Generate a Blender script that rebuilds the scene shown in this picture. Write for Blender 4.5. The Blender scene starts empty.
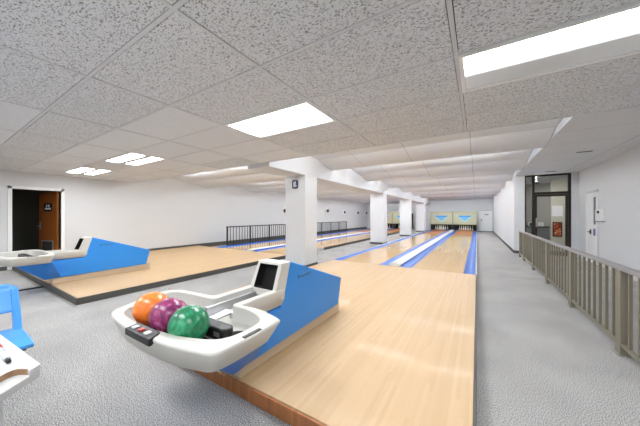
import bpy, bmesh, math, random
from mathutils import Vector, Matrix
random.seed(7)
sc = bpy.context.scene
C = sc.collection
PI = math.pi

# ------------------------------------------------------------------ materials
def nt(name):
    m = bpy.data.materials.new(name); m.use_nodes = True
    n = m.node_tree; b = n.nodes['Principled BSDF']
    return m, n, b
def srgb(r, g, b):
    f = lambda c: (c/255/12.92) if c/255 <= .04045 else ((c/255+.055)/1.055)**2.4
    return (f(r), f(g), f(b), 1)
def plain(name, col, rough=.5, metal=0., coat=0., spec=.5):
    m, n, b = nt(name)
    b.inputs['Base Color'].default_value = col
    b.inputs['Roughness'].default_value = rough
    b.inputs['Metallic'].default_value = metal
    b.inputs['Coat Weight'].default_value = coat
    b.inputs['Specular IOR Level'].default_value = spec
    # fine surface irregularity
    tx = n.nodes.new('ShaderNodeTexNoise'); tx.inputs['Scale'].default_value = 90
    tc = n.nodes.new('ShaderNodeTexCoord'); n.links.new(tc.outputs['Object'], tx.inputs['Vector'])
    bp = n.nodes.new('ShaderNodeBump'); bp.inputs['Strength'].default_value = .04; bp.inputs['Distance'].default_value = .002
    n.links.new(tx.outputs['Fac'], bp.inputs['Height']); n.links.new(bp.outputs['Normal'], b.inputs['Normal'])
    return m
def emit(name, col, s):
    m, n, b = nt(name)
    b.inputs['Base Color'].default_value = (.8, .8, .8, 1)
    b.inputs['Emission Color'].default_value = col
    b.inputs['Emission Strength'].default_value = s
    return m
def ramp(n, stops):
    r = n.nodes.new('ShaderNodeValToRGB')
    e = r.color_ramp.elements
    while len(e) < len(stops): e.new(.5)
    for i, (p, c) in enumerate(stops):
        e[i].position = p; e[i].color = c
    return r
def mapping(n, scale, kind='Object'):
    tc = n.nodes.new('ShaderNodeTexCoord'); mp = n.nodes.new('ShaderNodeMapping')
    mp.inputs['Scale'].default_value = scale
    n.links.new(tc.outputs[kind], mp.inputs['Vector'])
    return mp
def math_(n, op, a, b=None):
    m = n.nodes.new('ShaderNodeMath'); m.operation = op
    for i, v in enumerate((a, b)):
        if v is None: continue
        if isinstance(v, (int, float)): m.inputs[i].default_value = v
        else: n.links.new(v, m.inputs[i])
    return m.outputs[0]

def carpet_mat():
    m, n, b = nt('carpet')
    mp = mapping(n, (1, 1, 1))
    t1 = n.nodes.new('ShaderNodeTexNoise'); t1.inputs['Scale'].default_value = 150; t1.inputs['Detail'].default_value = 3; t1.inputs['Roughness'].default_value = .7
    t2 = n.nodes.new('ShaderNodeTexNoise'); t2.inputs['Scale'].default_value = 1.6; t2.inputs['Detail'].default_value = 3
    for t in (t1, t2): n.links.new(mp.outputs[0], t.inputs['Vector'])
    r1 = ramp(n, [(.37, srgb(62, 60, 60)), (.485, srgb(154, 152, 150)), (.585, srgb(216, 213, 210))])
    n.links.new(t1.outputs['Fac'], r1.inputs[0])
    r2 = ramp(n, [(.35, (.84, .84, .84, 1)), (.65, (1, 1, 1, 1))])
    n.links.new(t2.outputs['Fac'], r2.inputs[0])
    mx = n.nodes.new('ShaderNodeMixRGB'); mx.blend_type = 'MULTIPLY'; mx.inputs[0].default_value = 1
    n.links.new(r1.outputs[0], mx.inputs[1]); n.links.new(r2.outputs[0], mx.inputs[2])
    n.links.new(mx.outputs[0], b.inputs['Base Color'])
    b.inputs['Roughness'].default_value = .95; b.inputs['Specular IOR Level'].default_value = .1
    bp = n.nodes.new('ShaderNodeBump'); bp.inputs['Strength'].default_value = .22; bp.inputs['Distance'].default_value = .004
    n.links.new(t1.outputs['Fac'], bp.inputs['Height']); n.links.new(bp.outputs['Normal'], b.inputs['Normal'])
    return m
def wood_mat(name, c1, c2, rough=.22, coat=.3, strip=.027, grain=.35, seam=.0, sat=None):
    m, n, b = nt(name)
    tc = n.nodes.new('ShaderNodeTexCoord')
    sp = n.nodes.new('ShaderNodeSeparateXYZ'); n.links.new(tc.outputs['Object'], sp.inputs[0])
    fx = math_(n, 'FLOOR', math_(n, 'DIVIDE', sp.outputs[0], strip))
    off = n.nodes.new('ShaderNodeTexWhiteNoise'); off.noise_dimensions = '1D'; n.links.new(fx, off.inputs['W'])
    fy = math_(n, 'FLOOR', math_(n, 'DIVIDE', math_(n, 'ADD', sp.outputs[1], math_(n, 'MULTIPLY', off.outputs['Value'], 2.)), 1.3))
    wn = n.nodes.new('ShaderNodeTexWhiteNoise'); wn.noise_dimensions = '2D'
    cb = n.nodes.new('ShaderNodeCombineXYZ'); n.links.new(fx, cb.inputs[0]); n.links.new(fy, cb.inputs[1]); n.links.new(cb.outputs[0], wn.inputs['Vector'])
    mp = n.nodes.new('ShaderNodeMapping'); mp.inputs['Scale'].default_value = (90, 3, 20); n.links.new(tc.outputs['Object'], mp.inputs['Vector'])
    g = n.nodes.new('ShaderNodeTexNoise'); g.inputs['Scale'].default_value = 1; g.inputs['Detail'].default_value = 4; n.links.new(mp.outputs[0], g.inputs['Vector'])
    f = math_(n, 'ADD', math_(n, 'MULTIPLY', wn.outputs['Value'], 1-grain), math_(n, 'MULTIPLY', g.outputs['Fac'], grain))
    r = ramp(n, [(.1, c1), (.9, c2)]); n.links.new(f, r.inputs[0])
    n.links.new(r.outputs[0], b.inputs['Base Color'])
    b.inputs['Roughness'].default_value = rough
    b.inputs['Coat Weight'].default_value = coat; b.inputs['Coat Roughness'].default_value = .08
    return m
def tile_mat(name, base, mark, lo, hi, seam=False):
    m, n, b = nt(name)
    tc = n.nodes.new('ShaderNodeTexCoord')
    mp = n.nodes.new('ShaderNodeMapping'); mp.inputs['Scale'].default_value = (78, 140, 78); mp.inputs['Rotation'].default_value = (0, 0, .5)
    n.links.new(tc.outputs['Object'], mp.inputs['Vector'])
    t = n.nodes.new('ShaderNodeTexNoise'); t.inputs['Scale'].default_value = 1; t.inputs['Detail'].default_value = 2.5; t.inputs['Roughness'].default_value = .6; t.inputs['Distortion'].default_value = .6
    n.links.new(mp.outputs[0], t.inputs['Vector'])
    r = ramp(n, [(lo, mark), (hi, base)]); n.links.new(t.outputs['Fac'], r.inputs[0])
    out = r.outputs[0]
    if seam:
        sp = n.nodes.new('ShaderNodeSeparateXYZ'); n.links.new(tc.outputs['Object'], sp.inputs[0])
        def line(o, per, ofs, w):
            fr = math_(n, 'FRACT', math_(n, 'ADD', math_(n, 'DIVIDE', math_(n, 'SUBTRACT', o, ofs), per), 200.))
            return math_(n, 'LESS_THAN', fr, w/per)
        k = math_(n, 'MAXIMUM', line(sp.outputs[0], 1.22, -.12, .022), line(sp.outputs[1], .93, 3.70, .018))
        mx = n.nodes.new('ShaderNodeMixRGB'); n.links.new(k, mx.inputs[0]); n.links.new(out, mx.inputs[1])
        mx.inputs[2].default_value = (base[0]*.72, base[1]*.72, base[2]*.72, 1)
        out = mx.outputs[0]
    n.links.new(out, b.inputs['Base Color'])
    b.inputs['Roughness'].default_value = .95; b.inputs['Specular IOR Level'].default_value = .15
    bp = n.nodes.new('ShaderNodeBump'); bp.inputs['Strength'].default_value = .35; bp.inputs['Distance'].default_value = .004
    n.links.new(t.outputs['Fac'], bp.inputs['Height']); n.links.new(bp.outputs['Normal'], b.inputs['Normal'])
    return m
def swirl_mat(name, stops, scale):
    m, n, b = nt(name)
    mp = mapping(n, (scale, scale, scale*1.3))
    t = n.nodes.new('ShaderNodeTexNoise'); t.inputs['Scale'].default_value = 1; t.inputs['Detail'].default_value = 5; t.inputs['Distortion'].default_value = 2.2
    n.links.new(mp.outputs[0], t.inputs['Vector'])
    r = ramp(n, stops); n.links.new(t.outputs['Fac'], r.inputs[0]); n.links.new(r.outputs[0], b.inputs['Base Color'])
    b.inputs['Roughness'].default_value = .32; b.inputs['Coat Weight'].default_value = .4; b.inputs['Coat Roughness'].default_value = .22
    return m
def wall_mat(name, col):
    m, n, b = nt(name)
    mp = mapping(n, (1, 1, 1))
    t = n.nodes.new('ShaderNodeTexNoise'); t.inputs['Scale'].default_value = 30; t.inputs['Detail'].default_value = 5
    n.links.new(mp.outputs[0], t.inputs['Vector'])
    r = ramp(n, [(.3, tuple(c*.96 for c in col[:3])+(1,)), (.7, col)]); n.links.new(t.outputs['Fac'], r.inputs[0])
    n.links.new(r.outputs[0], b.inputs['Base Color'])
    b.inputs['Roughness'].default_value = .7; b.inputs['Specular IOR Level'].default_value = .25
    bp = n.nodes.new('ShaderNodeBump'); bp.inputs['Strength'].default_value = .12; bp.inputs['Distance'].default_value = .004
    n.links.new(t.outputs['Fac'], bp.inputs['Height']); n.links.new(bp.outputs['Normal'], b.inputs['Normal'])
    return m
def lens_mat(name, hot, dim, y0, y1):
    """a troffer lens: glow of the lamps behind it, fading towards the unlit side"""
    m, n, b = nt(name)
    tc = n.nodes.new('ShaderNodeTexCoord'); sp = n.nodes.new('ShaderNodeSeparateXYZ'); n.links.new(tc.outputs['Object'], sp.inputs[0])
    mr = n.nodes.new('ShaderNodeMapRange'); mr.inputs[1].default_value = y0; mr.inputs[2].default_value = y1
    mr.interpolation_type = 'SMOOTHSTEP'
    mr.inputs[3].default_value = hot; mr.inputs[4].default_value = dim
    n.links.new(sp.outputs[1], mr.inputs[0])
    b.inputs['Base Color'].default_value = (.55, .56, .56, 1)
    b.inputs['Emission Color'].default_value = (.93, .97, 1, 1)
    n.links.new(mr.outputs[0], b.inputs['Emission Strength'])
    b.inputs['Roughness'].default_value = .25
    return m

WHITE = srgb(226, 226, 226)
M = {}
M['carpet'] = carpet_mat()
M['wall'] = wall_mat('white_paint', srgb(212, 213, 215))
M['column'] = wall_mat('white_column_paint', srgb(214, 215, 217))
M['tile'] = tile_mat('fissured_tile', srgb(218, 222, 227), srgb(116, 119, 122), .38, .46)
M['tile_smooth'] = tile_mat('smooth_tile', srgb(220, 224, 229), srgb(206, 210, 215), .35, .5)
M['tile_bay'] = tile_mat('bay_tile', srgb(214, 217, 221), srgb(198, 201, 205), .34, .44, seam=True)
M['grid'] = plain('ceiling_grid', srgb(204, 208, 213), .6)
M['gap'] = plain('ceiling_void', srgb(40, 40, 40), .9)
M['approach'] = wood_mat('approach_maple', srgb(190, 157, 116), srgb(201, 169, 128), .5, .06)
M['lane'] = wood_mat('lane_maple', srgb(212, 170, 106), srgb(226, 187, 126), .16, .4)
M['pindeck'] = wood_mat('pin_deck_wood', srgb(170, 100, 40), srgb(186, 116, 52), .34, .0)
M['nosing'] = wood_mat('front_board', srgb(150, 92, 48), srgb(176, 112, 62), .35, .2)
M['kerb'] = plain('dark_kerb', srgb(78, 76, 72), .6)
M['blue_gutter'] = plain('blue_gutter', srgb(46, 102, 188), .35)
M['cap'] = plain('divider_cap', srgb(214, 214, 210), .3)
M['cap_end'] = plain('cap_end', srgb(196, 192, 176), .35, .3)
M['blue'] = plain('blue_body', srgb(44, 140, 226), .38)
M['blue_shaded'] = plain('blue_keel', srgb(38, 124, 216), .4)  # body blue darkened: shade of the underside put into the colour
M['shell'] = plain('white_shell', srgb(212, 209, 201), .4)
M['basin'] = plain('grey_basin', srgb(186, 184, 178), .45)
M['steel'] = plain('steel', srgb(186, 186, 188), .3, .7)
M['black'] = plain('black_plastic', srgb(22, 22, 24), .35)
M['black_matt'] = plain('black_matt', srgb(16, 16, 16), .8)
M['beige'] = plain('beige_plinth', srgb(212, 194, 168), .3, .2)
M['red'] = plain('red_button', srgb(190, 50, 45), .4)
M['white'] = plain('white_plastic', srgb(236, 236, 236), .4)
M['taupe'] = plain('taupe_metal', srgb(132, 125, 109), .45, .2)
M['rail_top'] = plain('rail_cap', srgb(150, 148, 146), .4, .3)
M['rail_black'] = plain('black_metal', srgb(34, 33, 33), .5, .2)
M['bronze'] = plain('bronze_frame', srgb(48, 40, 32), .4, .3)
M['olive'] = plain('mask_olive', srgb(172, 170, 144), .5)
M['olive_edge'] = plain('mask_edge', srgb(150, 146, 104), .5)
M['cyan'] = plain('mask_blue', srgb(92, 170, 214), .5)
M['cyan_pale'] = plain('mask_pale', srgb(160, 196, 196), .5)
M['pin'] = plain('pin_white', srgb(238, 236, 230), .25)
M['pin_red'] = plain('pin_red', srgb(180, 40, 36), .3)
M['pit'] = plain('pit_curtain', srgb(14, 14, 15), .8)
M['door_white'] = plain('door_white', srgb(232, 232, 232), .45)
M['door_brown'] = wood_mat('door_veneer', srgb(140, 78, 32), srgb(168, 98, 44), .35, .2, strip=.3, grain=.8)
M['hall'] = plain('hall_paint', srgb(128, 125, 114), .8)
M['navy'] = plain('navy_plate', srgb(18, 26, 52), .3)
M['emblem'] = plain('emblem', srgb(196, 206, 226), .4)
M['chair_blue'] = plain('chair_plastic', srgb(78, 158, 228), .25, coat=.2)
M['desk_white'] = plain('desk_laminate', srgb(214, 213, 215), .35)
M['desk_edge'] = plain('desk_edge', srgb(196, 194, 192), .45)
M['desk_wood'] = wood_mat('desk_inside', srgb(150, 116, 86), srgb(172, 138, 106), .4, .0, strip=.05)
M['marker_clear'] = plain('marker_barrel', srgb(206, 210, 212), .2)
M['lobby_wall'] = wall_mat('lobby_paint', srgb(176, 175, 170))
M['lobby_cream'] = wall_mat('lobby_cream', srgb(216, 212, 198))
M['poster'] = swirl_mat('poster_print', [(.35, srgb(60, 24, 16)), (.5, srgb(196, 72, 30)), (.65, srgb(236, 196, 150))], 6)
M['grey_metal'] = plain('grey_metal', srgb(140, 142, 146), .35, .4)
M['purple'] = plain('purple_print', srgb(84, 74, 150), .5)
M['slot'] = plain('vent_slot', srgb(60, 60, 60), .7)
M['lettering'] = plain('side_lettering', srgb(58, 84, 128), .4)
M['ball_orange'] = swirl_mat('orange_ball', [(.3, srgb(232, 92, 18)), (.6, srgb(250, 138, 48)), (.8, srgb(255, 176, 104))], 7)
M['ball_purple'] = swirl_mat('purple_ball', [(.3, srgb(70, 22, 74)), (.48, srgb(142, 36, 96)), (.6, srgb(172, 70, 124)), (.75, srgb(210, 150, 190))], 10)
M['ball_green'] = swirl_mat('green_ball', [(.3, srgb(8, 92, 58)), (.5, srgb(22, 132, 86)), (.75, srgb(72, 176, 130))], 10)
g, n, b = nt('clear_glass'); M['glass'] = g
b.inputs['Base Color'].default_value = (.93, .96, .97, 1); b.inputs['Roughness'].default_value = .02
b.inputs['Transmission Weight'].default_value = 1; b.inputs['IOR'].default_value = 1.12
K = 1.0
M['lens_a'] = lens_mat('lens_bright', 13*K, 3*K, .12, .29)
M['lens_b'] = lens_mat('lens_one_lamp', 20*K, .06*K, -.27, .03)
M['tube'] = emit('fluorescent_tube', (.93, .97, 1, 1), 58*K)
M['lobby_fill_dim'] = emit('lobby_fill_soft', (1, .98, .94, 1), 9*K)  # glow of the added fill lamp behind the partition
M['lobby_fill'] = emit('lobby_fill_glow', (1, .98, .94, 1), 36*K)  # glow of the added fill lamp above the transom

# ------------------------------------------------------------------ mesh helpers
class MB:
    def __init__(s): s.bm = bmesh.new(); s.mats = []
    def mi(s, m):
        if m not in s.mats: s.mats.append(m)
        return s.mats.index(m)
    def poly(s, pts, m, smooth=False):
        f = s.bm.faces.new([s.bm.verts.new(p) for p in pts]); f.material_index = s.mi(m); f.smooth = smooth; return f
    def hexa(s, p, m):
        """p: 8 points, bottom four then top four"""
        v = [s.bm.verts.new(q) for q in p]; k = s.mi(m)
        for f in ((3,2,1,0),(4,5,6,7),(0,1,5,4),(1,2,6,5),(2,3,7,6),(3,0,4,7)):
            s.bm.faces.new([v[i] for i in f]).material_index = k
        return s
    def box(s, x0, x1, y0, y1, z0, z1, m):
        return s.hexa([(x0,y0,z0),(x1,y0,z0),(x1,y1,z0),(x0,y1,z0),(x0,y0,z1),(x1,y0,z1),(x1,y1,z1),(x0,y1,z1)], m)
    def prism(s, prof, axis, a, b, m, smooth=False):
        """prof = list of 2D points; axis 'x' -> (y,z) profile, 'y' -> (x,z), 'z' -> (x,y)"""
        def P(t, q):
            return {'x': (t, q[0], q[1]), 'y': (q[0], t, q[1]), 'z': (q[0], q[1], t)}[axis]
        A = [s.bm.verts.new(P(a, q)) for q in prof]; B = [s.bm.verts.new(P(b, q)) for q in prof]; k = s.mi(m)
        n_ = len(prof)
        for i in range(n_):
            f = s.bm.faces.new((A[i], A[(i+1) % n_], B[(i+1) % n_], B[i])); f.material_index = k; f.smooth = smooth
        s.bm.faces.new(A[::-1]).material_index = k; s.bm.faces.new(B).material_index = k
        return s
    def tube(s, pts, r, m, seg=10, cap=True):
        pts = [Vector(p) for p in pts]; rings = []; k = s.mi(m)
        for i, p in enumerate(pts):
            d = (pts[min(i+1, len(pts)-1)] - pts[max(i-1, 0)]).normalized()
            u = d.orthogonal().normalized() if i == 0 else (u - d*u.dot(d)).normalized()
            w = d.cross(u)
            rings.append([s.bm.verts.new(p + (u*math.cos(2*PI*j/seg) + w*math.sin(2*PI*j/seg))*r) for j in range(seg)])
        for a, b in zip(rings, rings[1:]):
            for j in range(seg):
                f = s.bm.faces.new((a[j], a[(j+1) % seg], b[(j+1) % seg], b[j])); f.material_index = k; f.smooth = True
        if cap:
            s.bm.faces.new(rings[0][::-1]).material_index = k; s.bm.faces.new(rings[-1]).material_index = k
        return s
    def lathe(s, prof, m, c=(0,0,0), seg=20, mfun=None):
        rings = []
        for r, z in prof:
            rings.append([s.bm.verts.new((c[0]+r*math.cos(2*PI*j/seg), c[1]+r*math.sin(2*PI*j/seg), c[2]+z)) for j in range(seg)])
        for i, (a, b) in enumerate(zip(rings, rings[1:])):
            k = s.mi(mfun(i) if mfun else m)
            for j in range(seg):
                f = s.bm.faces.new((a[j], a[(j+1) % seg], b[(j+1) % seg], b[j])); f.material_index = k; f.smooth = True
        k = s.mi(m)
        s.bm.faces.new(rings[0][::-1]).material_index = k; s.bm.faces.new(rings[-1]).material_index = k
        return s
    def bridge(s, r0, r1, m, smooth=True):
        k = s.mi(m); n_ = len(r0)
        for i in range(n_):
            f = s.bm.faces.new((r0[i], r0[(i+1) % n_], r1[(i+1) % n_], r1[i])); f.material_index = k; f.smooth = smooth
    def ring(s, pts): return [s.bm.verts.new(p) for p in pts]
    def build(s, name, parent=None, bevel=0, seg=2, angle=40):
        bmesh.ops.recalc_face_normals(s.bm, faces=s.bm.faces)
        me = bpy.data.meshes.new(name)
        if parent is not None: bmesh.ops.translate(s.bm, verts=s.bm.verts, vec=-Vector(parent['_o']))
        s.bm.to_mesh(me); s.bm.free()
        for m in s.mats: me.materials.append(m)
        o = bpy.data.objects.new(name, me); C.objects.link(o)
        if parent is not None:
            o.parent = parent; o['_o'] = tuple(parent['_o'])
        else: o['_o'] = (0., 0., 0.)
        if bevel:
            md = o.modifiers.new('bevel', 'BEVEL'); md.width = bevel; md.segments = seg; md.limit_method = 'ANGLE'; md.angle_limit = math.radians(angle)
        return o
def thing(name, loc, label, cat, group=None):
    o = bpy.data.objects.new(name, None); C.objects.link(o); o.location = loc; o['_o'] = tuple(float(c) for c in loc)
    o.empty_display_size = .1
    return tag(o, label, cat, group)
def tag(o, label, cat, group=None, kind=None):
    o['label'] = label; o['category'] = cat
    if group: o['group'] = group
    if kind: o['kind'] = kind
    return o
def structure(o): o['kind'] = 'structure'; return o
def kids(o): return [c for c in bpy.data.objects if c.parent == o]
def copy_tree(o, parent=None):
    c = o.copy(); C.objects.link(c)
    if parent: c.parent = parent
    for ch in kids(o): copy_tree(ch, c)
    return c
def chaikin(p, it=2):
    for _ in range(it):
        q = []
        for i in range(len(p)):
            a, b = Vector(p[i]), Vector(p[(i+1) % len(p)])
            q += [tuple(a*.75+b*.25), tuple(a*.25+b*.75)]
        p = q
    return p
def text(name, s, size, mat, mx, parent=None, depth=.001):
    cu = bpy.data.curves.new(name, 'FONT'); cu.body = s; cu.size = size; cu.extrude = depth; cu.align_x = 'LEFT'
    t = bpy.data.objects.new(name+'_tmp', cu); C.objects.link(t)
    dg = bpy.context.evaluated_depsgraph_get()
    me = bpy.data.meshes.new_from_object(t.evaluated_get(dg)); bpy.data.objects.remove(t)
    me.transform(mx)
    if parent is not None: me.transform(Matrix.Translation(-Vector(parent['_o'])))
    me.materials.clear(); me.materials.append(mat)
    o = bpy.data.objects.new(name, me); C.objects.link(o)
    if parent is not None: o.parent = parent
    o['_o'] = parent['_o'] if parent is not None else (0, 0, 0)
    return o

# ------------------------------------------------------------------ camera
F_PX, YAW, V0, H = 252.0, math.radians(31.92), 215.6, 1.30
cam = bpy.data.cameras.new('camera'); co = bpy.data.objects.new('camera', cam); C.objects.link(co)
cam.sensor_fit = 'HORIZONTAL'; cam.sensor_width = 36; cam.lens = 36*F_PX/640
cam.shift_y = (V0-213)/640; cam.clip_start = .02
co.location = (0, 0, H); co.rotation_euler = (PI/2, 0, YAW)
sc.camera = co

ZP, ZC, TOP = .10, 2.375, 3.45
XL, XR, YB, YF = -9.5, 2.70, -4.2, 24.2
YE = 3.76                      # front edge of the tiled ceiling
Y0, YFOUL, YPIN = 1.25, 6.0, 23.2

# ------------------------------------------------------------------ setting
structure(MB().box(XL-.1, 4.3, YB-.1, YF+.1, -.1, 0, M['carpet']).build('floor'))
w = MB(); dz, d0, d1 = 1.95, 1.23, 2.07
w.box(XL-.12, XL, YB, d0, 0, TOP, M['wall']); w.box(XL-.12, XL, d1, YF, 0, TOP, M['wall']); w.box(XL-.12, XL, d0, d1, dz, TOP, M['wall'])
structure(w.build('wall_left'))
structure(MB().box(XL-.12, XR+.12, YB-.12, YB, 0, TOP, M['wall']).build('wall_back'))
structure(MB().box(XR, XR+.12, YB, 10.95, 0, TOP, M['wall']).build('wall_right'))
structure(MB().box(XL-.12, 4.3, YF, YF+.12, 0, TOP, M['wall']).build('wall_far'))
structure(MB().box(1.09, 1.38, 10.95, YF, 0, TOP, M['wall']).build('wall_corridor'))
structure(MB().box(2.53, XR+.12, 10.95, 11.07, 0, TOP, M['wall']).box(1.38, 2.53, 10.95, 11.05, 2.66, TOP, M['wall']).build('wall_entrance'))
structure(MB().box(-12, 4.4, YB-.2, YF+.2, TOP, TOP+.1, M['wall']).build('light_block_slab'))  # unseen slab over everything, added to keep world light out

# near ceiling: tiles on a T-bar grid
LIGHTS = [(-.12, 'lens_b'), (-2.56, 'lens_a'), (-6.22, 'lens_a'), (-8.66, 'lens_a')]   # left seams of the lit tiles in the row Y 1.93..2.54
BACKL = [(x, y) for y in (-.51, -2.95) for x in (-7.44, -5.0, -2.56, -.12)]
GX, GY = [-.12+1.22*k for k in range(-8, 3)], [.71+.61*k for k in range(-9, 6)]
ce = MB()
lit = {(round(x, 2), 1.93) for x, _ in LIGHTS} | {(round(x, 2), round(y, 2)) for x, y in BACKL}
for gx in GX:
    for gy in GY:
        if (round(gx, 2), round(gy, 2)) in lit: continue
        a, bx_ = max(gx+.0165, XL+.002), min(gx+1.2035, XR-.002); c, d = max(gy+.0165, YB+.002), min(gy+.5935, YE)
        if bx_-a < .03 or d-c < .03: continue
        jx, jy = random.uniform(-.0025, .0025), random.uniform(-.0025, .0025)
        if gx < -2.6: sm = not (.6 < gy < .8) and random.random() < .85
        else: sm = False
        ce.box(a+jx, bx_+jx, c+jy, d+jy, ZC+.003, ZC+.02, M['tile_smooth'] if sm else M['tile'])
ce.box(XL, XR, YB, YE-.001, ZC+.1, ZC+.11, M['gap'])
ceil = structure(ce.build('ceiling'))
gr = MB()
for gx in GX[1:]: gr.box(gx-.0125, gx+.0125, YB, YE, ZC, ZC+.012, M['grid'])
for gy in GY[1:]: gr.box(XL, XR, gy-.0125, gy+.0125, ZC+.0005, ZC+.012, M['grid'])
gr.box(XL, XR, YE-.012, YE, ZC-.002, TOP, M['grid'])
structure(gr.build('trim_1'))

# saw-tooth ceilings over the lanes, lamps hidden on the back of every tooth
EDGES = [YE, 6.45, 9.25, 12.05, 14.85, 17.65, 20.45, YF]
def sawtooth(name, x0, x1, low, high):
    m = MB(); NP, NS = 3, 6
    for a, b in zip(EDGES, EDGES[1:]):
        pr = []
        for k in range(NP*NS+1):
            q = k/(NP*NS); f_ = (k % NS)/NS
            pr.append((a+.001+(b-a-.001)*q, high+(low-high)*q-.034*math.sin(PI*f_)*(1 if k % NS else 0)))
        lip = [(b, low-.004), (b, TOP), (a+.001, TOP)]
        m.prism(pr[:-1]+lip, 'x', x0, x1, M['tile_bay'])
    return structure(m.build(name))
sawtooth('ceiling_right_lanes', -3.55, 1.12, 2.62, 3.08)
sawtooth('ceiling_left_lanes', XL, -4.17, 2.46, 2.86)
structure(MB().box(1.12, XR, YE+.001, 10.95, 2.66, TOP, M['tile_bay']).build('ceiling_corridor'))
structure(MB().box(-4.17, -3.55, YE+.002, YF, 2.29, TOP, M['column']).build('beam', bevel=.006))
for i, y in enumerate((5.02, 11.08, 16.3, 21.4)):
    structure(MB().box(-4.17, -3.55, y, y+.53, 0, 2.29, M['column']).box(-4.185, -3.535, y-.015, y+.545, 0, .09, M['kerb']).build('column', bevel=.006))

def strip_light(x0, x1, y, z):
    t = thing('strip_light', ((x0+x1)/2, y, z), 'slim fluorescent strip light hidden behind a ceiling step over the lanes', 'light', 'strip lights behind the ceiling steps')
    MB().box(x0, x1, y-.03, y+.03, z+.02, z+.085, M['white']).build('batten', t)
    MB().tube([(x0+.02, y, z), (x1-.02, y, z)], .018, M['tube'], 8).build('tube', t)
for e in EDGES[:-1]:
    for x0, x1 in ((-3.1, -1.4), (-1.1, .6)): strip_light(x0, x1, e+.70, 2.84)
    for x0, x1 in ((-8.3, -6.7), (-6.3, -4.7)): strip_light(x0, x1, e+.70, 2.662)

# baseboards
structure(MB().box(XL, XL+.015, YB, d0-.08, 0, .09, M['kerb']).box(XL, XL+.015, d1+.08, YF, 0, .17, M['kerb']).build('baseboard_left'))
structure(MB().box(1.075, 1.09, 10.94, YF, 0, .10, M['kerb']).box(1.075, 1.38, 10.935, 10.95, 0, .10, M['kerb']).build('baseboard_corridor'))
structure(MB().box(XR-.012, XR, YB, 9.42, 0, .09, M['desk_edge']).build('baseboard_right'))
structure(MB().box(.0, 1.09, YF-.012, YF, 0, .05, M['kerb']).build('baseboard_far'))

# --- doorway in the left wall with the brown door standing open into the hall
dr = bpy.data.objects.new('door_1', None); C.objects.link(dr); dr['_o'] = (0, 0, 0); structure(dr)
f = MB()
f.box(XL-.12, XL+.018, d0-.07, d0, 0, dz+.07, M['door_white']); f.box(XL-.12, XL+.018, d1, d1+.07, 0, dz+.07, M['door_white'])
f.box(XL-.12, XL+.018, d0-.07, d1+.07, dz, dz+.07, M['door_white'])
f.build('door_frame', dr, .004)
th = math.radians(14)
hx, hy = XL-.11, d1-.01
def leafpt(u, t, z): return (hx-u*math.cos(th)+t*math.sin(th)*-1, hy-u*math.sin(th)-t*math.cos(th)*-1-.045, z)
def leafbox(mb, u0, u1, t0, t1, z0, z1, m):
    mb.hexa([leafpt(u0,t0,z0), leafpt(u1,t0,z0), leafpt(u1,t1,z0), leafpt(u0,t1,z0), leafpt(u0,t0,z1), leafpt(u1,t0,z1), leafpt(u1,t1,z1), leafpt(u0,t1,z1)], m)
lf = MB(); leafbox(lf, 0, .80, 0, .04, .01, dz-.01, M['door_brown']); leaf = lf.build('door_leaf', dr, .003)
p = MB(); leafbox(p, .20, .56, -.006, 0, 1.42, 1.64, M['black_matt'])
for k in range(2): leafbox(p, .31+.10*k, .36+.10*k, -.009, -.006, 1.54, 1.60, M['white'])
leafbox(p, .25, .51, -.009, -.006, 1.465, 1.515, M['white']); p.build('sign_plate', leaf)
p = MB(); leafbox(p, .15, .66, -.008, 0, .22, .62, M['steel']); leafbox(p, .19, .62, -.012, -.008, .22, .59, M['slot']); p.build('louvre', leaf)
p = MB(); leafbox(p, .70, .755, -.006, 0, .92, 1.12, M['steel']); p.tube([leafpt(.73, -.004, 1.02), leafpt(.73, -.055, 1.02), leafpt(.63, -.055, 1.02)], .009, M['steel']); p.build('door_handle', leaf)
h_ = MB()
h_.box(-12.2, -12.1, .7, 3.2, 0, 2.4, M['hall']); h_.box(-12.2, XL-.12, .6, .7, 0, 2.4, M['hall']); h_.box(-12.2, XL-.12, 3.2, 3.3, 0, 2.4, M['hall'])
h_.box(-12.2, XL-.12, .6, 3.3, 2.4, 2.45, M['hall']); h_.box(-12.2, XL-.12, .6, 3.3, -.1, 0, M['hall'])
structure(h_.build('wall_hall'))

# --- glass entrance at the end of the corridor
en = bpy.data.objects.new('door_2', None); C.objects.link(en); en['_o'] = (0, 0, 0); structure(en)
f = MB(); yq = (10.96, 11.03)
def fr(x0, x1, z0, z1): f.box(x0, x1, yq[0], yq[1], z0, z1, M['bronze'])
fr(1.38, 1.42, 0, 2.655); fr(1.57, 1.64, 0, 2.655); fr(2.46, 2.53, 0, 2.655); fr(1.38, 2.53, 2.60, 2.655); fr(1.60, 2.50, 2.00, 2.08); fr(1.42, 1.57, 0, .06)
f.build('entrance_frame', en, .004)
f = MB(); fr(1.645, 1.70, .01, 1.995); fr(2.40, 2.455, .01, 1.995); fr(1.70, 2.40, 1.93, 1.995); fr(1.70, 2.40, .01, .14); lfr = f.build('door_leaf', en, .003)
MB().box(1.70, 2.40, 10.99, 10.998, .14, 1.93, M['glass']).build('pane', lfr)
MB().box(1.66, 1.69, 10.90, 10.93, .92, 1.22, M['steel']).box(1.665, 1.685, 10.93, 10.96, .95, .97, M['steel']).box(1.665, 1.685, 10.93, 10.96, 1.17, 1.19, M['steel']).build('door_handle', lfr, .004)
MB().box(1.64, 2.46, 10.99, 10.998, 2.08, 2.60, M['glass']).box(1.42, 1.57, 10.99, 10.998, .06, 2.60, M['glass']).build('pane', en)
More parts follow.
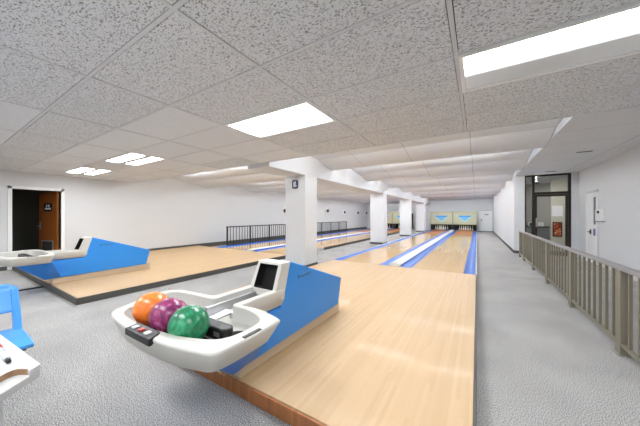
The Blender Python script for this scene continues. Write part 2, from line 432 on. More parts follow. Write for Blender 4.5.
# lobby beyond
structure(MB().box(1.38, 4.3, 14.5, 14.6, 0, TOP, M['lobby_wall']).box(4.2, 4.3, 10.95, 14.5, 0, TOP, M['lobby_wall']).box(2.82, 4.3, 10.95, 11.07, 0, TOP, M['lobby_wall']).box(1.38, 1.40, 11.07, 14.5, 0, TOP, M['lobby_wall']).build('wall_lobby'))
structure(MB().box(2.35, 4.2, 12.6, 12.7, 0, 2.66, M['lobby_cream']).build('wall_lobby_partition'))
structure(MB().box(1.40, 4.2, 11.07, 14.5, 2.70, 2.75, M['tile_bay']).build('ceiling_lobby'))
t = thing('ceiling_light', (3.0, 13.3, 2.69), 'added square fill lamp for the lobby, unseen behind the cream partition', 'light')  # unseen fill lamp, added to brighten the back of the lobby
MB().box(2.7, 3.3, 13.0, 13.6, 2.66, 2.70, M['white']).build('frame', t); MB().box(2.73, 3.27, 13.03, 13.57, 2.652, 2.66, M['lobby_fill_dim']).build('diffuser', t)
t = thing('ceiling_light', (1.9, 11.22, 2.69), 'added fill lamp just inside the glass entrance, unseen above its transom', 'light')  # unseen fill lamp, added to brighten the cream partition
MB().box(1.55, 2.25, 11.09, 11.36, 2.66, 2.70, M['white']).build('frame', t); MB().box(1.58, 2.22, 11.11, 11.34, 2.652, 2.66, M['lobby_fill']).build('diffuser', t)
t = thing('drinks_counter', (2.0, 13.6, 0), 'low grey metal counter cabinet seen through the glass entrance door', 'cabinet')
MB().box(1.72, 2.45, 13.4, 13.9, 0, .82, M['grey_metal']).build('body', t, .01); MB().box(1.70, 2.47, 13.38, 13.92, .82, .86, M['black']).build('worktop', t, .006)
tag(MB().box(1.80, 2.30, 13.46, 13.85, .86, 1.02, M['white']).box(1.85, 2.1, 13.44, 13.46, .88, 1.0, M['black']).build('cash_register', None, .01), 'white till with dark display standing on the grey counter beyond the entrance', 'till')
t = thing('framed_poster', (2.50, 12.58, .78), 'small orange and red poster in a dark frame seen through the glass door', 'poster')
MB().box(2.40, 2.66, 12.575, 12.6, .52, 1.06, M['bronze']).build('frame', t, .004); MB().box(2.43, 2.63, 12.57, 12.575, .55, 1.03, M['poster']).build('print', t)
tag(MB().box(2.08, 2.34, 10.986, 10.989, 1.28, 1.62, M['white']).build('paper_notice'), 'white paper notice stuck on the glass of the entrance door', 'notice')
t = thing('security_camera', (1.72, 11.2, 2.36), 'small grey security camera on a bracket seen through the transom glass', 'camera')
MB().box(1.66, 1.80, 11.12, 11.34, 2.36, 2.45, M['grey_metal']).build('body', t, .012)
MB().tube([(1.73, 11.3, 2.45), (1.73, 11.3, 2.70)], .015, M['grey_metal']).build('bracket', t)
MB().tube([(1.73, 11.12, 2.405), (1.73, 11.09, 2.405)], .032, M['black'], 14).build('lens', t)

# --- white door in the right wall
d3 = bpy.data.objects.new('door_3', None); C.objects.link(d3); d3['_o'] = (0, 0, 0); structure(d3)
f = MB(); f.box(XR-.03, XR+.01, 10.18, 10.25, 0, 1.96, M['door_white']).box(XR-.03, XR+.01, 9.45, 9.52, 0, 1.96, M['door_white']).box(XR-.03, XR+.01, 9.45, 10.25, 1.93, 1.98, M['desk_edge']).build('door_frame', d3, .003)
dl = MB().box(XR-.018, XR, 9.52, 10.18, .01, 1.93, M['door_white']).build('door_leaf', d3)
MB().box(XR-.024, XR-.018, 9.56, 9.70, 1.06, 1.80, M['grey_metal']).build('vision_panel', dl)
MB().box(XR-.026, XR-.018, 9.88, 9.97, .78, .92, M['black']).tube([(XR-.02, 9.93, .85), (XR-.07, 9.93, .85), (XR-.07, 9.80, .85)], .013, M['black']).build('door_handle', dl)
t = thing('notice_plate', (XR-.02, 9.64, .74), 'small white notice with purple print on the white door in the right wall', 'sign')
MB().box(XR-.022, XR-.018, 9.57, 9.72, .74, .97, M['white']).build('plate', t)
m = MB()
for k in range(3): m.box(XR-.025, XR-.022, 9.59+.045*k, 9.62+.045*k, .76, .95, M['purple'])
for k in range(3): m.box(XR-.025, XR-.022, 9.585, 9.705, .78+.06*k, .80+.06*k, M['purple'])
m.build('print', t)
t = thing('wall_box', (XR, 9.3, 1.15), 'white control box with a black button on the right wall beside the white door', 'box')
MB().box(XR-.06, XR, 9.08, 9.46, 1.16, 1.47, M['door_white']).build('body', t, .006)
MB().tube([(XR-.06, 9.24, 1.39), (XR-.085, 9.24, 1.39)], .035, M['black'], 14).build('button', t)
MB().box(XR-.07, XR, 9.06, 9.40, 1.14, 1.16, M['grey_metal']).build('shade_strip', t)  # grey strip standing in for the shadow below the box
# --- low white access door in the far wall
d4 = bpy.data.objects.new('door_4', None); C.objects.link(d4); d4['_o'] = (0, 0, 0); structure(d4)
MB().box(.14, .20, YF-.03, YF, .05, 1.72, M['door_white']).box(.96, 1.02, YF-.03, YF, .05, 1.72, M['door_white']).box(.14, 1.02, YF-.03, YF, 1.68, 1.74, M['desk_edge']).build('door_frame', d4)
dl = MB().box(.20, .96, YF-.015, YF, .05, 1.68, M['door_white']).build('door_leaf', d4)
MB().box(.26, .34, YF-.06, YF-.015, .92, 1.0, M['rail_black']).build('door_handle', dl)
MB().box(.52, .78, YF-.02, YF-.015, 1.34, 1.42, M['grey_metal']).build('sign_plate', dl)

# ------------------------------------------------------------------ ceiling lights
def troffer(x, y, lens, label, group=None):
    t = thing('ceiling_light', (x+.61, y+.305, ZC), label, 'light', group)
    f = MB(); w_ = .03
    x0, x1, y0, y1 = x+.013, x+1.207, y+.013, y+.597
    f.box(x0, x1, y0, y0+w_, ZC-.004, ZC+.06, M['white']).box(x0, x1, y1-w_, y1, ZC-.004, ZC+.06, M['white'])
    f.box(x0, x0+w_, y0+w_, y1-w_, ZC-.004, ZC+.06, M['white']).box(x1-w_, x1, y0+w_, y1-w_, ZC-.004, ZC+.06, M['white'])
    f.build('frame', t, .003)
    if lens == 'two':
        ym = (y0+y1)/2
        a = MB().box(x0+w_, x1-w_, y0+w_, ym-.05, ZC+.004, ZC+.03, M['lens_a']); a.build('diffuser', t)['_d'] = 0
        a = MB().box(x0+w_, x1-w_, ym+.05, y1-w_, ZC+.004, ZC+.03, M['lens_a']); a.build('diffuser', t)
        MB().box(x0+w_, x1-w_, ym-.05, ym+.05, ZC-.006, ZC+.04, M['basin']).build('centre_bar', t)
    else:
        # gently bowed lens
        pr = []; n_ = 8
        for k in range(n_+1):
            q = k/n_; pr.append((y0+w_+(y1-y0-2*w_)*q, ZC+.006-.012*math.sin(PI*q)))
        pr += [(y1-w_, ZC+.03), (y0+w_, ZC+.03)]
        MB().prism(pr, 'x', x0+w_, x1-w_, M[lens]).build('diffuser', t)
    return t
M['lens_a'].name = 'lens_bright'
troffer(-.12, 1.93, 'lens_b', 'large ceiling light cut off by the right edge, bright along one side only', 'ceiling lights')
troffer(-2.56, 1.93, 'lens_a', 'fully lit ceiling light panel in front of the column with the navy sign', 'ceiling lights')
troffer(-6.22, 1.93, 'two', 'ceiling light with two lit halves, second nearest to the brown door', 'ceiling lights')
troffer(-8.66, 1.93, 'two', 'ceiling light closest to the left wall and its brown door', 'ceiling lights')
M['lens_back'] = emit('lens_even', (.93, .97, 1, 1), 10*K)
for x, y in BACKL: troffer(x, y, 'lens_back', 'ceiling light over the seating area behind the viewer', 'ceiling lights behind the viewer')
for y, lab in ((7.42, 'narrow grey air vent in the corridor ceiling nearest to the viewer'), (10.25, 'narrow grey air vent in the corridor ceiling just before the glass entrance')):
    t = thing('air_vent', (1.93, y+.05, 2.66), lab, 'vent', 'corridor ceiling vents')
    MB().box(1.79, 2.07, y, y+.13, 2.652, 2.66, M['grid']).build('frame', t); MB().box(1.81, 2.05, y+.02, y+.11, 2.648, 2.652, M['slot']).build('grille', t)

# ------------------------------------------------------------------ approaches and lanes
def approach(x0, x1, label, nosing_m, side_m, cat='approach'):
    t = thing('bowling_approach', ((x0+x1)/2, (Y0+YFOUL)/2, 0), label, cat, 'bowling approaches')
    MB().box(x0, x1, Y0, YFOUL, .012, ZP, M['approach']).build('deck', t)
    MB().box(x0, x1, Y0-.022, Y0-.001, 0, ZP-.003, nosing_m).build('front_board', t, .004)
    MB().box(x1+.001, x1+.02, Y0-.022, YFOUL, 0, ZP-.003, side_m).build('side_board', t, .003)
    return t
A1 = approach(-3.35, -.022, 'pale maple bowling approach nearest the viewer with an orange-brown wooden front board', M['nosing'], M['kerb'])
A2 = approach(XL+.02, -4.94, 'pale maple bowling approach on the left with dark grey front and side boards', M['kerb'], M['kerb'])

def gutter_mb(x0, x1, y0, y1):
    n_ = 8; rim = .012; pr = []
    for k in range(n_+1):
        q = k/n_; pr.append((x0+rim+(x1-x0-2*rim)*q, ZP-.004-.055*math.sin(PI*q)))
    prof = [(x0, ZP-.004)] + pr + [(x1, ZP-.004), (x1, .0), (x0, .0)]
    return MB().prism(prof, 'y', y0, y1, M['blue_gutter'])
def lane(x0, x1, gl, gr_, label):
    t = thing('bowling_lane', ((x0+x1)/2, YFOUL, 0), label, 'bowling lane', 'bowling lanes')
    MB().box(x0, x1, YFOUL+.002, 17.4, .012, ZP, M['lane']).build('lane_bed', t)
    MB().box(x0, x1, 17.402, YPIN+.75, .012, ZP, M['pindeck']).build('pin_deck', t)
    for a, b in (gl, gr_):
        if b-a > .01: gutter_mb(a, b, YFOUL+.002, YPIN+.6).build('gutter', t)
    return t
def divider(x0, x1, label):
    t = thing('lane_divider', ((x0+x1)/2, YFOUL, 0), label, 'lane divider', 'lane dividers')
    MB().prism([(x0, 0), (x1, 0), (x1, ZP+.035), (x1-.03, ZP+.05), (x0+.03, ZP+.05), (x0, ZP+.035)], 'y', YFOUL+.12, YPIN-.2, M['cap']).build('capping', t, .004)
    for xa, xb in ((x0-.001, x0+.004), (x1-.004, x1+.001)): MB().box(xa-.002, xb+.002, YFOUL+.12, YPIN-.2, ZP-.003, ZP+.034, M['blue_gutter']).build('side_panel', t)
    MB().hexa([(x0, YFOUL+.005, 0), (x1, YFOUL+.005, 0), (x1, YFOUL+.119, 0), (x0, YFOUL+.119, 0), (x0+.01, YFOUL+.005, ZP+.012), (x1-.01, YFOUL+.005, ZP+.012), (x1, YFOUL+.119, ZP+.05), (x0, YFOUL+.119, ZP+.05)], M['cap_end']).build('end_cap', t, .004)
def pair(o, labs, last_edge):
    lane(o-1.285, o-.245, (o-1.525, o-1.287), (o-.243, o-.022) if not last_edge else (0, 0), labs[0])
    lane(o-3.085, o-2.045, (o-3.325, o-3.087), (o-2.043, o-1.805), labs[1])
    divider(o-1.803, o-1.527, labs[2])
pair(0, ('rightmost bowling lane, beside the grey carpeted corridor', 'bowling lane just right of the row of white columns', 'white lane divider with pale end cap between the two lanes beside the corridor'), False)
pair(-4.92, ('bowling lane just left of the row of white columns', 'leftmost bowling lane, running beside the black railing', 'white lane divider between the two lanes left of the columns'), True)
MB_ = MB().box(-4.92-.243, -4.922, YFOUL+.002, YPIN+.6, .012, ZP, M['lane'])
tag(MB_.build('lane_border'), 'flat wooden border strip along the lanes left of the columns', 'border')
def rail_strip(x0, x1, m, z1, label, y0=YFOUL+.002):
    tag(MB().box(x0, x1, y0, YPIN-.08, 0, z1, m).build('lane_kerb', None, .003), label, 'kerb')
rail_strip(-.021, .0, M['cap'], ZP+.012, 'thin white kerb along the lane edge beside the corridor')
rail_strip(-3.35, -3.327, M['cap'], ZP+.012, 'thin white kerb along the lane edge facing the columns')
rail_strip(-4.92, -4.90, M['kerb'], ZP-.002, 'dark grey kerb along the left lanes facing the columns', 8.15)
rail_strip(-8.27, -8.247, M['blue_gutter'], ZP+.03, 'thin blue kerb of the leftmost lane beside the black railing')
tag(MB().box(-4.92, -4.90, YFOUL+.002, 8.149, 0, ZP-.002, M['desk_edge']).build('lane_kerb'), 'pale grey kerb piece beside the nearest column', 'kerb')

# ------------------------------------------------------------------ pinsetters, pins
def masking(x0, x1, label):
    t = thing('pinsetter', ((x0+x1)/2, YPIN, 0), label, 'pinsetter', 'pinsetter masking units')
    m = MB(); m.box(x0+.03, x1-.03, YPIN-.03, YPIN+.03, .60, 1.58, M['olive']); mp = m.build('mask_panel', t, .006)
    e = MB(); e.box(x0+.005, x0+.05, YPIN-.05, YPIN+.05, .56, 1.62, M['olive_edge']).box(x1-.05, x1-.005, YPIN-.05, YPIN+.05, .56, 1.62, M['olive_edge'])
    e.box(x0+.05, x1-.05, YPIN-.05, YPIN+.05, 1.58, 1.62, M['olive_edge']).box(x0+.05, x1-.05, YPIN-.05, YPIN+.05, .56, .60, M['olive_edge']); e.build('mask_frame', t)
    xm = (x0+x1)/2
    g_ = MB(); y = YPIN-.031
    g_.prism([(xm-.60, 1.32), (xm+.60, 1.32), (xm+.05, .78), (xm-.05, .78)], 'y', y-.003, y, M['cyan_pale'])
    g_.prism([(xm-.50, 1.29), (xm+.50, 1.29), (xm, .86)], 'y', y-.006, y-.003, M['cyan'])
    g_.prism([(xm-.50, 1.29), (xm+.50, 1.29), (xm+.44, 1.22), (xm-.44, 1.22)], 'y', y-.008, y-.006, M['blue_gutter']); g_.build('mask_graphic', mp)
    p_ = MB(); p_.box(x0+.02, x0+.26, YPIN-.02, YPIN+.75, .118, .56, M['pit']); p_.build('side_wall', t); MB().box(x1-.19, x1-.02, YPIN-.02, YPIN+.75, .118, .56, M['pit']).build('side_wall', t)
    MB().box(x0+.02, x1-.02, YPIN+.75, YPIN+.80, .118, 1.5, M['pit']).build('pit_curtain', t)
    MB().box(x0+.02, x1-.02, YPIN+.06, YPIN+.75, .72, .80, M['pit']).build('sweep_housing', t)
lanes_c = [(-1.68, 0., -.765, 'rightmost'), (-3.36, -1.68, -2.565, 'second'), (-6.60, -4.92, -5.685, 'third'), (-8.28, -6.60, -7.485, 'leftmost')]
plabs = {'rightmost': ('olive pinsetter mask with blue triangle at the end of the lane beside the corridor', 'white bowling pin standing at the end of the lane beside the corridor'),
         'second': ('olive pinsetter mask with blue triangle ending the lane just right of the columns', 'white bowling pin standing at the end of the lane just right of the columns'),
         'third': ('olive pinsetter mask with blue triangle ending the lane just left of the columns', 'white bowling pin standing at the end of the lane just left of the columns'),
         'leftmost': ('olive pinsetter mask with blue triangle at the end of the leftmost lane', 'white bowling pin standing at the end of the leftmost lane')}
PROF = [(.026,0),(.032,.01),(.043,.05),(.057,.09),(.0605,.115),(.056,.15),(.044,.19),(.031,.225),(.024,.26),(.023,.275),(.026,.30),(.031,.33),(.0325,.345),(.030,.362),(.02,.376),(.006,.381)]
pm = MB().lathe(PROF, M['pin'], seg=16); pin0 = pm.build('bowling_pin')
used = 0
for x0, x1, cx, key in lanes_c:
    masking(x0, x1, plabs[key][0])
    for r_ in range(4):
        for c_ in range(r_+1):
            px_, py_ = cx+(c_-r_/2)*.305, YPIN+.02+.17*r_
            if used == 0: o = pin0
            else: o = pin0.copy(); C.objects.link(o)
            used += 1
            o.location = (px_, py_, ZP+.0005); tag(o, plabs[key][1], 'bowling pin', 'pins of the %s lane' % key)

# ------------------------------------------------------------------ railings
def railing(name, x, y0, posts, y1, per, top, pm_, cm, label, pw, post_w, bar):
    t = thing(name, (x, (y0+y1)/2, 0), label, 'railing')
    MB().box(x-.03, x+.03, y0, y1, top-.04, top, cm).build('top_rail', t, .006)
    MB().box(x-.018, x+.018, y0, y1, .085, .115, pm_).build('bottom_rail', t, .003)
    for y in posts:
        MB().box(x-.025, x+.025, y-post_w/2, y+post_w/2, 0, top-.04, pm_).box(x-.04, x+.04, y-post_w/2-.01, y+post_w/2+.01, 0, .012, cm).build('post', t, .003)
    ys = sorted(posts)
    for a, b in zip(ys, ys[1:]):
        n_ = max(2, round((b-a)/per))
        for k in range(1, n_):
            y = a+(b-a)*k/n_
            MB().box(x-bar/2, x+bar/2, y-pw/2, y+pw/2, .115, top-.04, pm_).build('picket', t)
    return t
railing('corridor_railing', 1.15, 2.0, [2.05, 3.5, 4.95, 6.4, 7.83, 9.26, 10.05], 10.09, .16, .83, M['taupe'], M['rail_top'], 'taupe metal railing with slim pickets along the right side of the corridor', .022, .10, .022)
railing('lane_railing', -8.60, 6.66, [6.69+1.22*k for k in range(10)], 17.70, .152, .86, M['rail_black'], M['rail_black'], 'black metal railing with thin pickets beside the leftmost lane', .018, .045, .018)

# wall fixtures on the left wall
for y, z, lab in ((11.26, 1.58, 'small black wall fixture on the left wall, seen just left of the nearest column'), (16.2, 1.66, 'first small black wall fixture seen to the right of the nearest column'), (19.0, 1.58, 'second small black wall fixture seen to the right of the nearest column'), (21.8, 1.56, 'third small black wall fixture seen to the right of the nearest column'), (23.9, 1.56, 'small black wall fixture at the far corner of the left wall')):
    t = thing('wall_fixture', (XL, y, z), lab, 'wall fixture', 'black fixtures along the left wall')
    MB().box(XL, XL+.02, y-.16, y+.10, z-.14, z+.18, M['white']).build('back_plate', t, .005)
    MB().lathe([(.05, -.10), (.075, -.08), (.08, 0), (.075, .08), (.045, .10)], M['black'], (XL+.10, y, z), 14).build('body', t)

# sign on the first column
t = thing('column_sign', (-3.86, 5.02, 1.97), 'navy rounded square sign with pale emblem on the nearest white column', 'sign')
def rrect(cx, cz, w, h, r, n_=5):
    out = []
    for sx, sz, a0 in ((1,1,0),(-1,1,90),(-1,-1,180),(1,-1,270)):
        for k in range(n_+1):
            a = math.radians(a0+90*k/n_); out.append((cx+sx*(w/2-r)+r*math.cos(a), cz+sz*(h/2-r)+r*math.sin(a)))
    return out
MB().prism(rrect(-3.855, 2.08, .185, .215, .045), 'y', 5.005, 5.02, M['navy']).build('plate', t)
m = MB()
for k in range(3): m.box(-3.905+.03*k, -3.882+.03*k, 5.001, 5.005, 2.04, 2.14+.01*k, M['emblem'])
m.box(-3.91, -3.81, 5.001, 5.005, 2.015, 2.035, M['emblem']).box(-3.81, -3.79, 5.001, 5.005, 2.03, 2.05, M['emblem']); m.build('emblem', t)

# ------------------------------------------------------------------ ball return
def ball_return(label):
    t = thing('ball_return', (-1.59, 1.9, 0), label, 'ball return', 'ball returns')
    X0, X1 = -1.735, -1.43
    MB().box(-1.70, -1.475, 1.262, 2.82, ZP+.0008, .24, M['beige']).build('plinth', t, .006)
    # blue body with its sloping tail and its keel under the tray
    hull = [(.80, .515), (1.16, .20), (2.72, .225), (2.80, .53), (1.80, .885), (1.765, .80), (1.70, .56), (1.655, .515)]
    b_ = MB().prism(hull, 'x', X0, X1, M['blue']); body = b_.build('body', t, .012)
    for xa, xb, ta, tb in ((X0-.06, X0-.001, -2.02, X0-.001), (X1+.001, X1+.004, X1+.001, -1.13)):
        MB().hexa([(xa, 1.16, .20), (xb, 1.16, .20), (xb, 1.36, .22), (xa, 1.36, .22), (ta, .80, .527), (tb, .80, .527), (tb, 1.19, .527), (ta, 1.19, .527)], M['blue_shaded']).build('keel', t)
    lt = text('lettering', 'Brunswick', .052, M['lettering'], Matrix.Translation((X1+.001, 1.90, .705)) @ Matrix.Rotation(math.radians(2), 4, 'X') @ Matrix.Rotation(PI/2, 4, 'Z') @ Matrix.Rotation(PI/2, 4, 'X') @ Matrix.Shear('XZ', 4, (0., 0.)), body)
    # tray
    out_ = [(-1.43,1.72,.01),(-1.43,1.225,.03),(-1.22,1.245,.06),(-1.015,1.185,.03),(-1.005,.95,.1),(-1.02,.72,.05),(-1.30,.655,.12),(-1.66,.635,.14),(-1.97,.655,.12),(-2.09,.70,.045),(-2.18,.92,.1),(-2.255,1.10,.06),(-2.19,1.205,.06),(-1.99,1.23,.08),(-1.765,1.25,.05),(-1.765,1.72,.01)]
    inn = [(-1.48,1.72,.01),(-1.48,1.185,.03),(-1.30,1.195,.08),(-1.13,1.135,.08),(-1.085,1.02,.08),(-1.105,.83,.09),(-1.32,.735,.1),(-1.66,.69,.14),(-1.93,.712,.1),(-2.03,.755,.06),(-2.12,.93,.1),(-2.19,1.09,.06),(-2.14,1.16,.05),(-1.98,1.185,.08),(-1.705,1.20,.05),(-1.705,1.72,.01)]
    low = []
    for x, y, r in out_:
        k_r = min(1, max(0, (x+1.45)/.35)); k_l = min(1, max(0, (-1.75-x)/.35)); k_f = min(1, max(0, (1.3-y)/.1))
        low.append((x-.075*k_r+.035*k_l*k_f, y+(.045 if y < .8 else (-.03*k_f)), r))
    def rounded(P, n_=5):
        q = []
        for i in range(len(P)):
            p0, p1, p2 = Vector(P[i-1][:2]), Vector(P[i][:2]), Vector(P[(i+1) % len(P)][:2]); r = P[i][2]
            a = p1+(p0-p1).normalized()*min(r, .48*(p0-p1).length); c = p1+(p2-p1).normalized()*min(r, .48*(p2-p1).length)
            for k in range(n_):
                u = k/(n_-1); q.append(tuple(a*(1-u)**2+p1*2*u*(1-u)+c*u*u))
        return q
    O, I, L = rounded(out_), rounded(inn), rounded(low)
    m = MB()
    def R_(pts, z): return m.ring([(p[0], p[1], z) for p in pts])
    mix = lambda A, B, q: [(a[0]*(1-q)+b[0]*q, a[1]*(1-q)+b[1]*q) for a, b in zip(A, B)]
    r0 = R_(L, .528); r1 = R_(mix(L, O, .95), .645); r1b = R_(O, .656); r2 = R_(mix(O, I, .10), .664); r3 = R_(mix(O, I, .93), .666); r4 = R_(I, .658)
    for a, b in ((r0, r1), (r1, r1b), (r1b, r2), (r2, r3), (r3, r4)): m.bridge(a, b, M['shell'])
    low_in = [((p[0]+1.59)*.975-1.59, p[1]*.985+.014) for p in I]
    r5 = R_(low_in, .558); m.bridge(r4, r5, M['basin'])
    f = m.bm.faces.new(r5); f.material_index = m.mi(M['basin'])
    f = m.bm.faces.new(r0); f.material_index = m.mi(M['shell'])
    tray = m.build('tray', t)
    # hood with the ball opening
    m = MB()
    P = lambda x, z: (x, 1.60+(z-.655)*.36, z)
    o4 = m.ring([P(-1.75, .655), P(X1-.004, .655), P(X1-.004, .885), P(-1.72, .885)])
    bk = m.ring([(-1.75, 1.70, .56), (X1-.004+.003, 1.70, .56), (X1-.004+.003, 1.795, .887), (-1.72, 1.795, .887)])
    lowf = m.ring([(-1.75, 1.60, .60), (X1-.004, 1.60, .60)])
    i4 = m.ring([P(-1.70, .662), P(-1.478, .662), P(-1.478, .862), P(-1.688, .862)])
    dp = m.ring([(q.co.x, q.co.y+.09, q.co.z) for q in i4])
    m.bridge(o4, i4, M['shell'], False); m.bridge(i4, dp, M['black_matt'], False)
    f = m.bm.faces.new(dp); f.material_index = m.mi(M['black_matt'])
    m.bm.faces.new((o4[1], bk[1], bk[2], o4[2])); m.bm.faces.new((o4[2], bk[2], bk[3], o4[3])); m.bm.faces.new((o4[3], bk[3], bk[0], o4[0]))
    m.bm.faces.new((lowf[0], lowf[1], o4[1], o4[0])); m.bm.faces.new((lowf[1], bk[1], o4[1])); m.bm.faces.new((lowf[0], o4[0], bk[0])); m.bm.faces.new((lowf[0], bk[0], bk[1], lowf[1])); m.bm.faces.new(bk[::-1])
    m.build('hood', t, .008)
    # track, bumper, pad, console, slot
    MB().box(-1.69, -1.665, 1.12, 1.66, .558, .63, M['steel']).build('track_rail', t, .004)
    MB().box(-1.52, -1.50, 1.20, 1.66, .558, .60, M['steel']).build('track_rail', t, .004)
    MB().hexa([(-1.66, 1.10, .5585), (-1.57, 1.10, .5585), (-1.57, 1.28, .570), (-1.66, 1.28, .570), (-1.66, 1.10, .562), (-1.57, 1.10, .562), (-1.57, 1.28, .575), (-1.66, 1.28, .575)], M['white']).build('label_plate', t)
    pr = []
    for k in range(13):
        a = -PI/2+PI*k/12; pr.append((-1.285+.045*math.cos(a), .985+.045*math.sin(a)))
    for k in range(13):
        a = PI/2+PI*k/12; pr.append((-1.95+.045*math.cos(a), .985+.045*math.sin(a)))
    bp = MB().prism(pr, 'z', .559, .632, M['black']).build('bumper', t, .012, 3)
    MB().box(-1.33, -1.28, .937, .9405, .585, .612, M['steel']).build('sticker', bp)
    MB().lathe([(.075, 0), (.075, .003)], M['black_matt'], (-1.255, 1.035, .558), 24).build('floor_disc', t)  # flat black disc on the basin floor
    MB().box(-2.0, -1.22, .76, .925, .558, .5655, M['black_matt']).build('ball_pad', t)
    cn = MB().hexa([(-1.68,.622,.632), (-1.415,.626,.632), (-1.415,.642,.632), (-1.68,.638,.632), (-1.68,.622,.668), (-1.415,.626,.668), (-1.445,.70,.674), (-1.685,.692,.674)], M['black']).build('button_console', t, .003)
    for x, mm in ((-1.635, 'white'), (-1.565, 'red'), (-1.495, 'white')):
        MB().hexa([(x-.015,.642,.669), (x+.015,.643,.669), (x+.015,.672,.672), (x-.015,.671,.672), (x-.013,.643,.677), (x+.013,.644,.677), (x+.013,.670,.678), (x-.013,.669,.678)], M[mm]).build('button', cn)['label'] = mm+' push button'
    MB().box(-1.04, -1.018, .90, 1.02, .662, .669, M['black']).build('rim_slot', t)
    return t
BR1 = ball_return('blue and white ball return in the foreground holding three bowling balls')
BR2 = copy_tree(BR1); BR2.location.x -= 4.82
BR2['label'] = 'blue and white ball return on the left approach without any balls'

def ball(x, y, mat, label, rot, holes=None):
    m = MB(); bmesh.ops.create_uvsphere(m.bm, u_segments=48, v_segments=28, radius=.1085); m.mi(M[mat])
    for f in m.bm.faces: f.smooth = True
    o = m.build('bowling_ball'); o.location = (x, y, .5658+.1085); o.rotation_euler = rot
    tag(o, label, 'bowling ball', 'bowling balls on the ball return')
    if holes:
        R = Matrix(o.rotation_euler.to_matrix()).inverted()
        for d in holes:
            d = (R @ Vector(d)).normalized()
            h = MB(); c = d*.1085; u = d.orthogonal().normalized(); w_ = d.cross(u)
            h.bm.faces.new([h.bm.verts.new(c*1.003+(u*math.cos(2*PI*j/14)+w_*math.sin(2*PI*j/14))*.012) for j in range(14)]); h.mi(M['black_matt'])
            ho = h.build('finger_hole'); ho.parent = o
    return o
ball(-1.40, .83, 'ball_green', 'green marbled bowling ball, nearest of the three on the ball return', (.4, .9, .2), [(.75, -.35, -.55), (.82, -.15, -.55)])
ball(-1.63, .838, 'ball_purple', 'purple and magenta swirled bowling ball between the orange and green ones', (1.1, .3, .6))
ball(-1.86, .846, 'ball_orange', 'bright orange bowling ball at the far end of the three', (.2, .5, 1.3))

# ------------------------------------------------------------------ scoring desk, marker, chair, floor strip
def desk():
    t = thing('scoring_desk', (-1.7, .05, 0), 'white scoring desk with a cut-out in its edge at the lower left corner', 'desk')
    Cn, E1, E2 = Vector((-1.452, .260)), Vector((-1, -.075)).normalized(), Vector((.63, -.777)).normalized()
    nrm = Vector((E2.y, -E2.x)); z1 = .72
    def W(u, v): p = Cn+E2*u+nrm*v; return (p.x, p.y)
    far = Cn+E1*.95; rest = [W(.42, 0), W(.62, .30), (far.x+.1, far.y-.75), (far.x, far.y)]
    top = [W(0, 0), W(.045, 0), W(.030, .020), W(.024, .050), W(.030, .066), W(.045, .073), W(.36, .073), W(.36, 0)]+rest
    MB().prism(top, 'z', z1-.022, z1, M['desk_white']).build('desk_top', t, .004, 3)
    MB().prism([W(0, .001), W(.42, .001)]+[W(.62, .30), (far.x+.1, far.y-.75), (far.x, far.y)], 'z', z1-.050, z1-.0225, M['desk_edge']).build('apron', t, .003)
    MB().prism([W(.032, .012), W(.0265, .05), W(.032, .0645), W(.046, .0715), W(.36, .0715), W(.36, .0685), W(.048, .0685), W(.035, .0625), W(.030, .05), W(.0345, .012)], 'z', z1-.0224, z1-.001, M['desk_wood']).build('cut_out_edge', t)
    lc = Vector(W(.30, .22))
    MB().box(-1.90, -1.52, -.05, .178, .03, z1-.0505, M['desk_white']).build('pedestal', t, .006)
    MB().box(-1.94, -1.50, -.10, .20, 0, .03, M['desk_edge']).build('foot_plate', t, .006)
    k = thing('marker_pen', (-1.65, .20, z1), 'clear grey marker with a red cap lying on the white scoring desk', 'marker')
    a, b = Vector((-1.548, .192, z1+.0105)), Vector((-1.80, .190, z1+.0105)); d = (b-a)
    MB().tube([a+d*.10, a+d*.68], .0100, M['marker_clear'], 14).build('barrel', k)
    MB().tube([a, a+d*.06, a+d*.098], .007, M['black'], 12).build('tip', k)
    MB().tube([a+d*.685, b], .0103, M['red'], 14).build('cap', k)
desk()

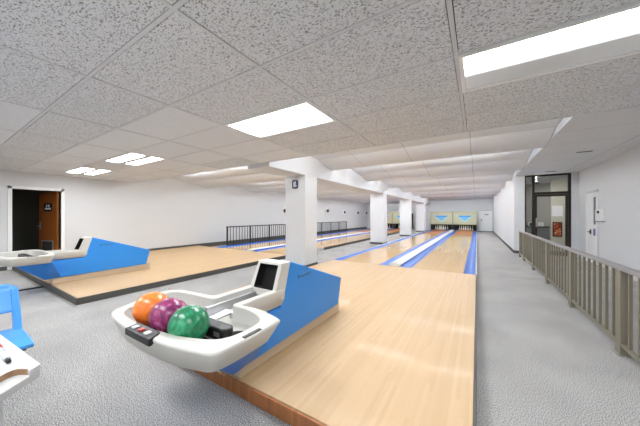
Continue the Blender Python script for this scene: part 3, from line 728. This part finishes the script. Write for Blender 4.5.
def chair():
    t = thing('shell_chair', (-2.8, .2, 0), 'blue moulded plastic chair beside the white scoring desk at the left edge', 'chair')
    y0, y1 = -.04, .43
    # seat pan, slightly dished
    m = MB(); nx, ny = 8, 8; top = []
    for i in range(nx+1):
        row = []
        for j in range(ny+1):
            u, v = i/nx, j/ny
            x = -2.98+.42*u; y = y0+(y1-y0)*v
            z = .452-.018*math.sin(PI*v)*math.sin(PI*u)-(.02*max(0, u-.8)/.2)
            row.append(m.bm.verts.new((x, y, z)))
        top.append(row)
    k = m.mi(M['chair_blue'])
    for i in range(nx):
        for j in range(ny):
            f = m.bm.faces.new((top[i][j], top[i+1][j], top[i+1][j+1], top[i][j+1])); f.material_index = k; f.smooth = True
    s_ = m.build('seat', t); md = s_.modifiers.new('solid', 'SOLIDIFY'); md.thickness = .03; md.offset = -1
    bv = s_.modifiers.new('bev', 'BEVEL'); bv.width = .01; bv.segments = 3; bv.limit_method = 'ANGLE'
    # backrest panel with rounded top, curved about the vertical
    m = MB(); nu, nv = 12, 8; rows = []
    for i in range(nv+1):
        q = i/nv; z = .565+.205*q; row = []
        ins = .0 if q < .75 else .055*(1-math.sqrt(max(0, 1-((q-.75)/.25)**2)))
        for j in range(nu+1):
            v = j/nu; y = (y0+ins)+(y1-y0-2*ins)*v
            x = -3.0-.085*q-.03*math.sin(PI*v)
            row.append(m.bm.verts.new((x, y, z)))
        rows.append(row)
    k = m.mi(M['chair_blue'])
    for i in range(nv):
        for j in range(nu):
            f = m.bm.faces.new((rows[i][j], rows[i][j+1], rows[i+1][j+1], rows[i+1][j])); f.material_index = k; f.smooth = True
    b_ = m.build('backrest', t); md = b_.modifiers.new('solid', 'SOLIDIFY'); md.thickness = .028; md.offset = 0
    bv = b_.modifiers.new('bev', 'BEVEL'); bv.width = .01; bv.segments = 3; bv.limit_method = 'ANGLE'
    for y in (y0+.022, y1-.022):
        MB().hexa([(-2.99, y-.022, .42), (-2.90, y-.022, .42), (-2.90, y+.022, .42), (-2.99, y+.022, .42), (-3.09, y-.02, .74), (-3.045, y-.02, .74), (-3.045, y+.02, .74), (-3.09, y+.02, .74)], M['chair_blue']).build('back_upright', t, .012, 3)
    MB().box(-2.90, -2.62, .05, .27, .395, .42, M['black']).build('seat_bracket', t, .004)
    MB().box(-2.95, -2.60, y1-.06, y1-.03, .385, .42, M['rail_black']).box(-2.95, -2.60, y0+.03, y0+.06, .385, .42, M['rail_black']).build('side_bracket', t, .004)
    MB().tube([(-2.80, .12, .02), (-2.80, .12, .40)], .03, M['rail_black'], 14).build('pedestal', t)
    MB().lathe([(.10, 0), (.10, .012), (.05, .03)], M['rail_black'], (-2.80, .12, 0), 28).build('base', t)
chair()
tag(MB().prism([(-6.74, 0), (-6.66, 0), (-6.68, .018), (-6.72, .018)], 'y', .1, 1.225, M['black_matt']).build('floor_strip'), 'black strip across the carpet in front of the left approach', 'cable cover')  # low black strip lying on the carpet

# ------------------------------------------------------------------ world and view
wd = bpy.data.worlds.new('world'); sc.world = wd; wd.use_nodes = True
wd.node_tree.nodes['Background'].inputs[0].default_value = (.6, .65, .7, 1); wd.node_tree.nodes['Background'].inputs[1].default_value = .2
sc.view_settings.view_transform = 'Standard'; sc.view_settings.look = 'None'; sc.view_settings.gamma = 1; sc.view_settings.use_curve_mapping = False
sc.view_settings.exposure = .86
sc.cycles.max_bounces = 10; sc.cycles.diffuse_bounces = 6; sc.cycles.sample_clamp_indirect = 8
for o in bpy.data.objects:
    for k in ('_o', '_d'):
        if k in o: del o[k]
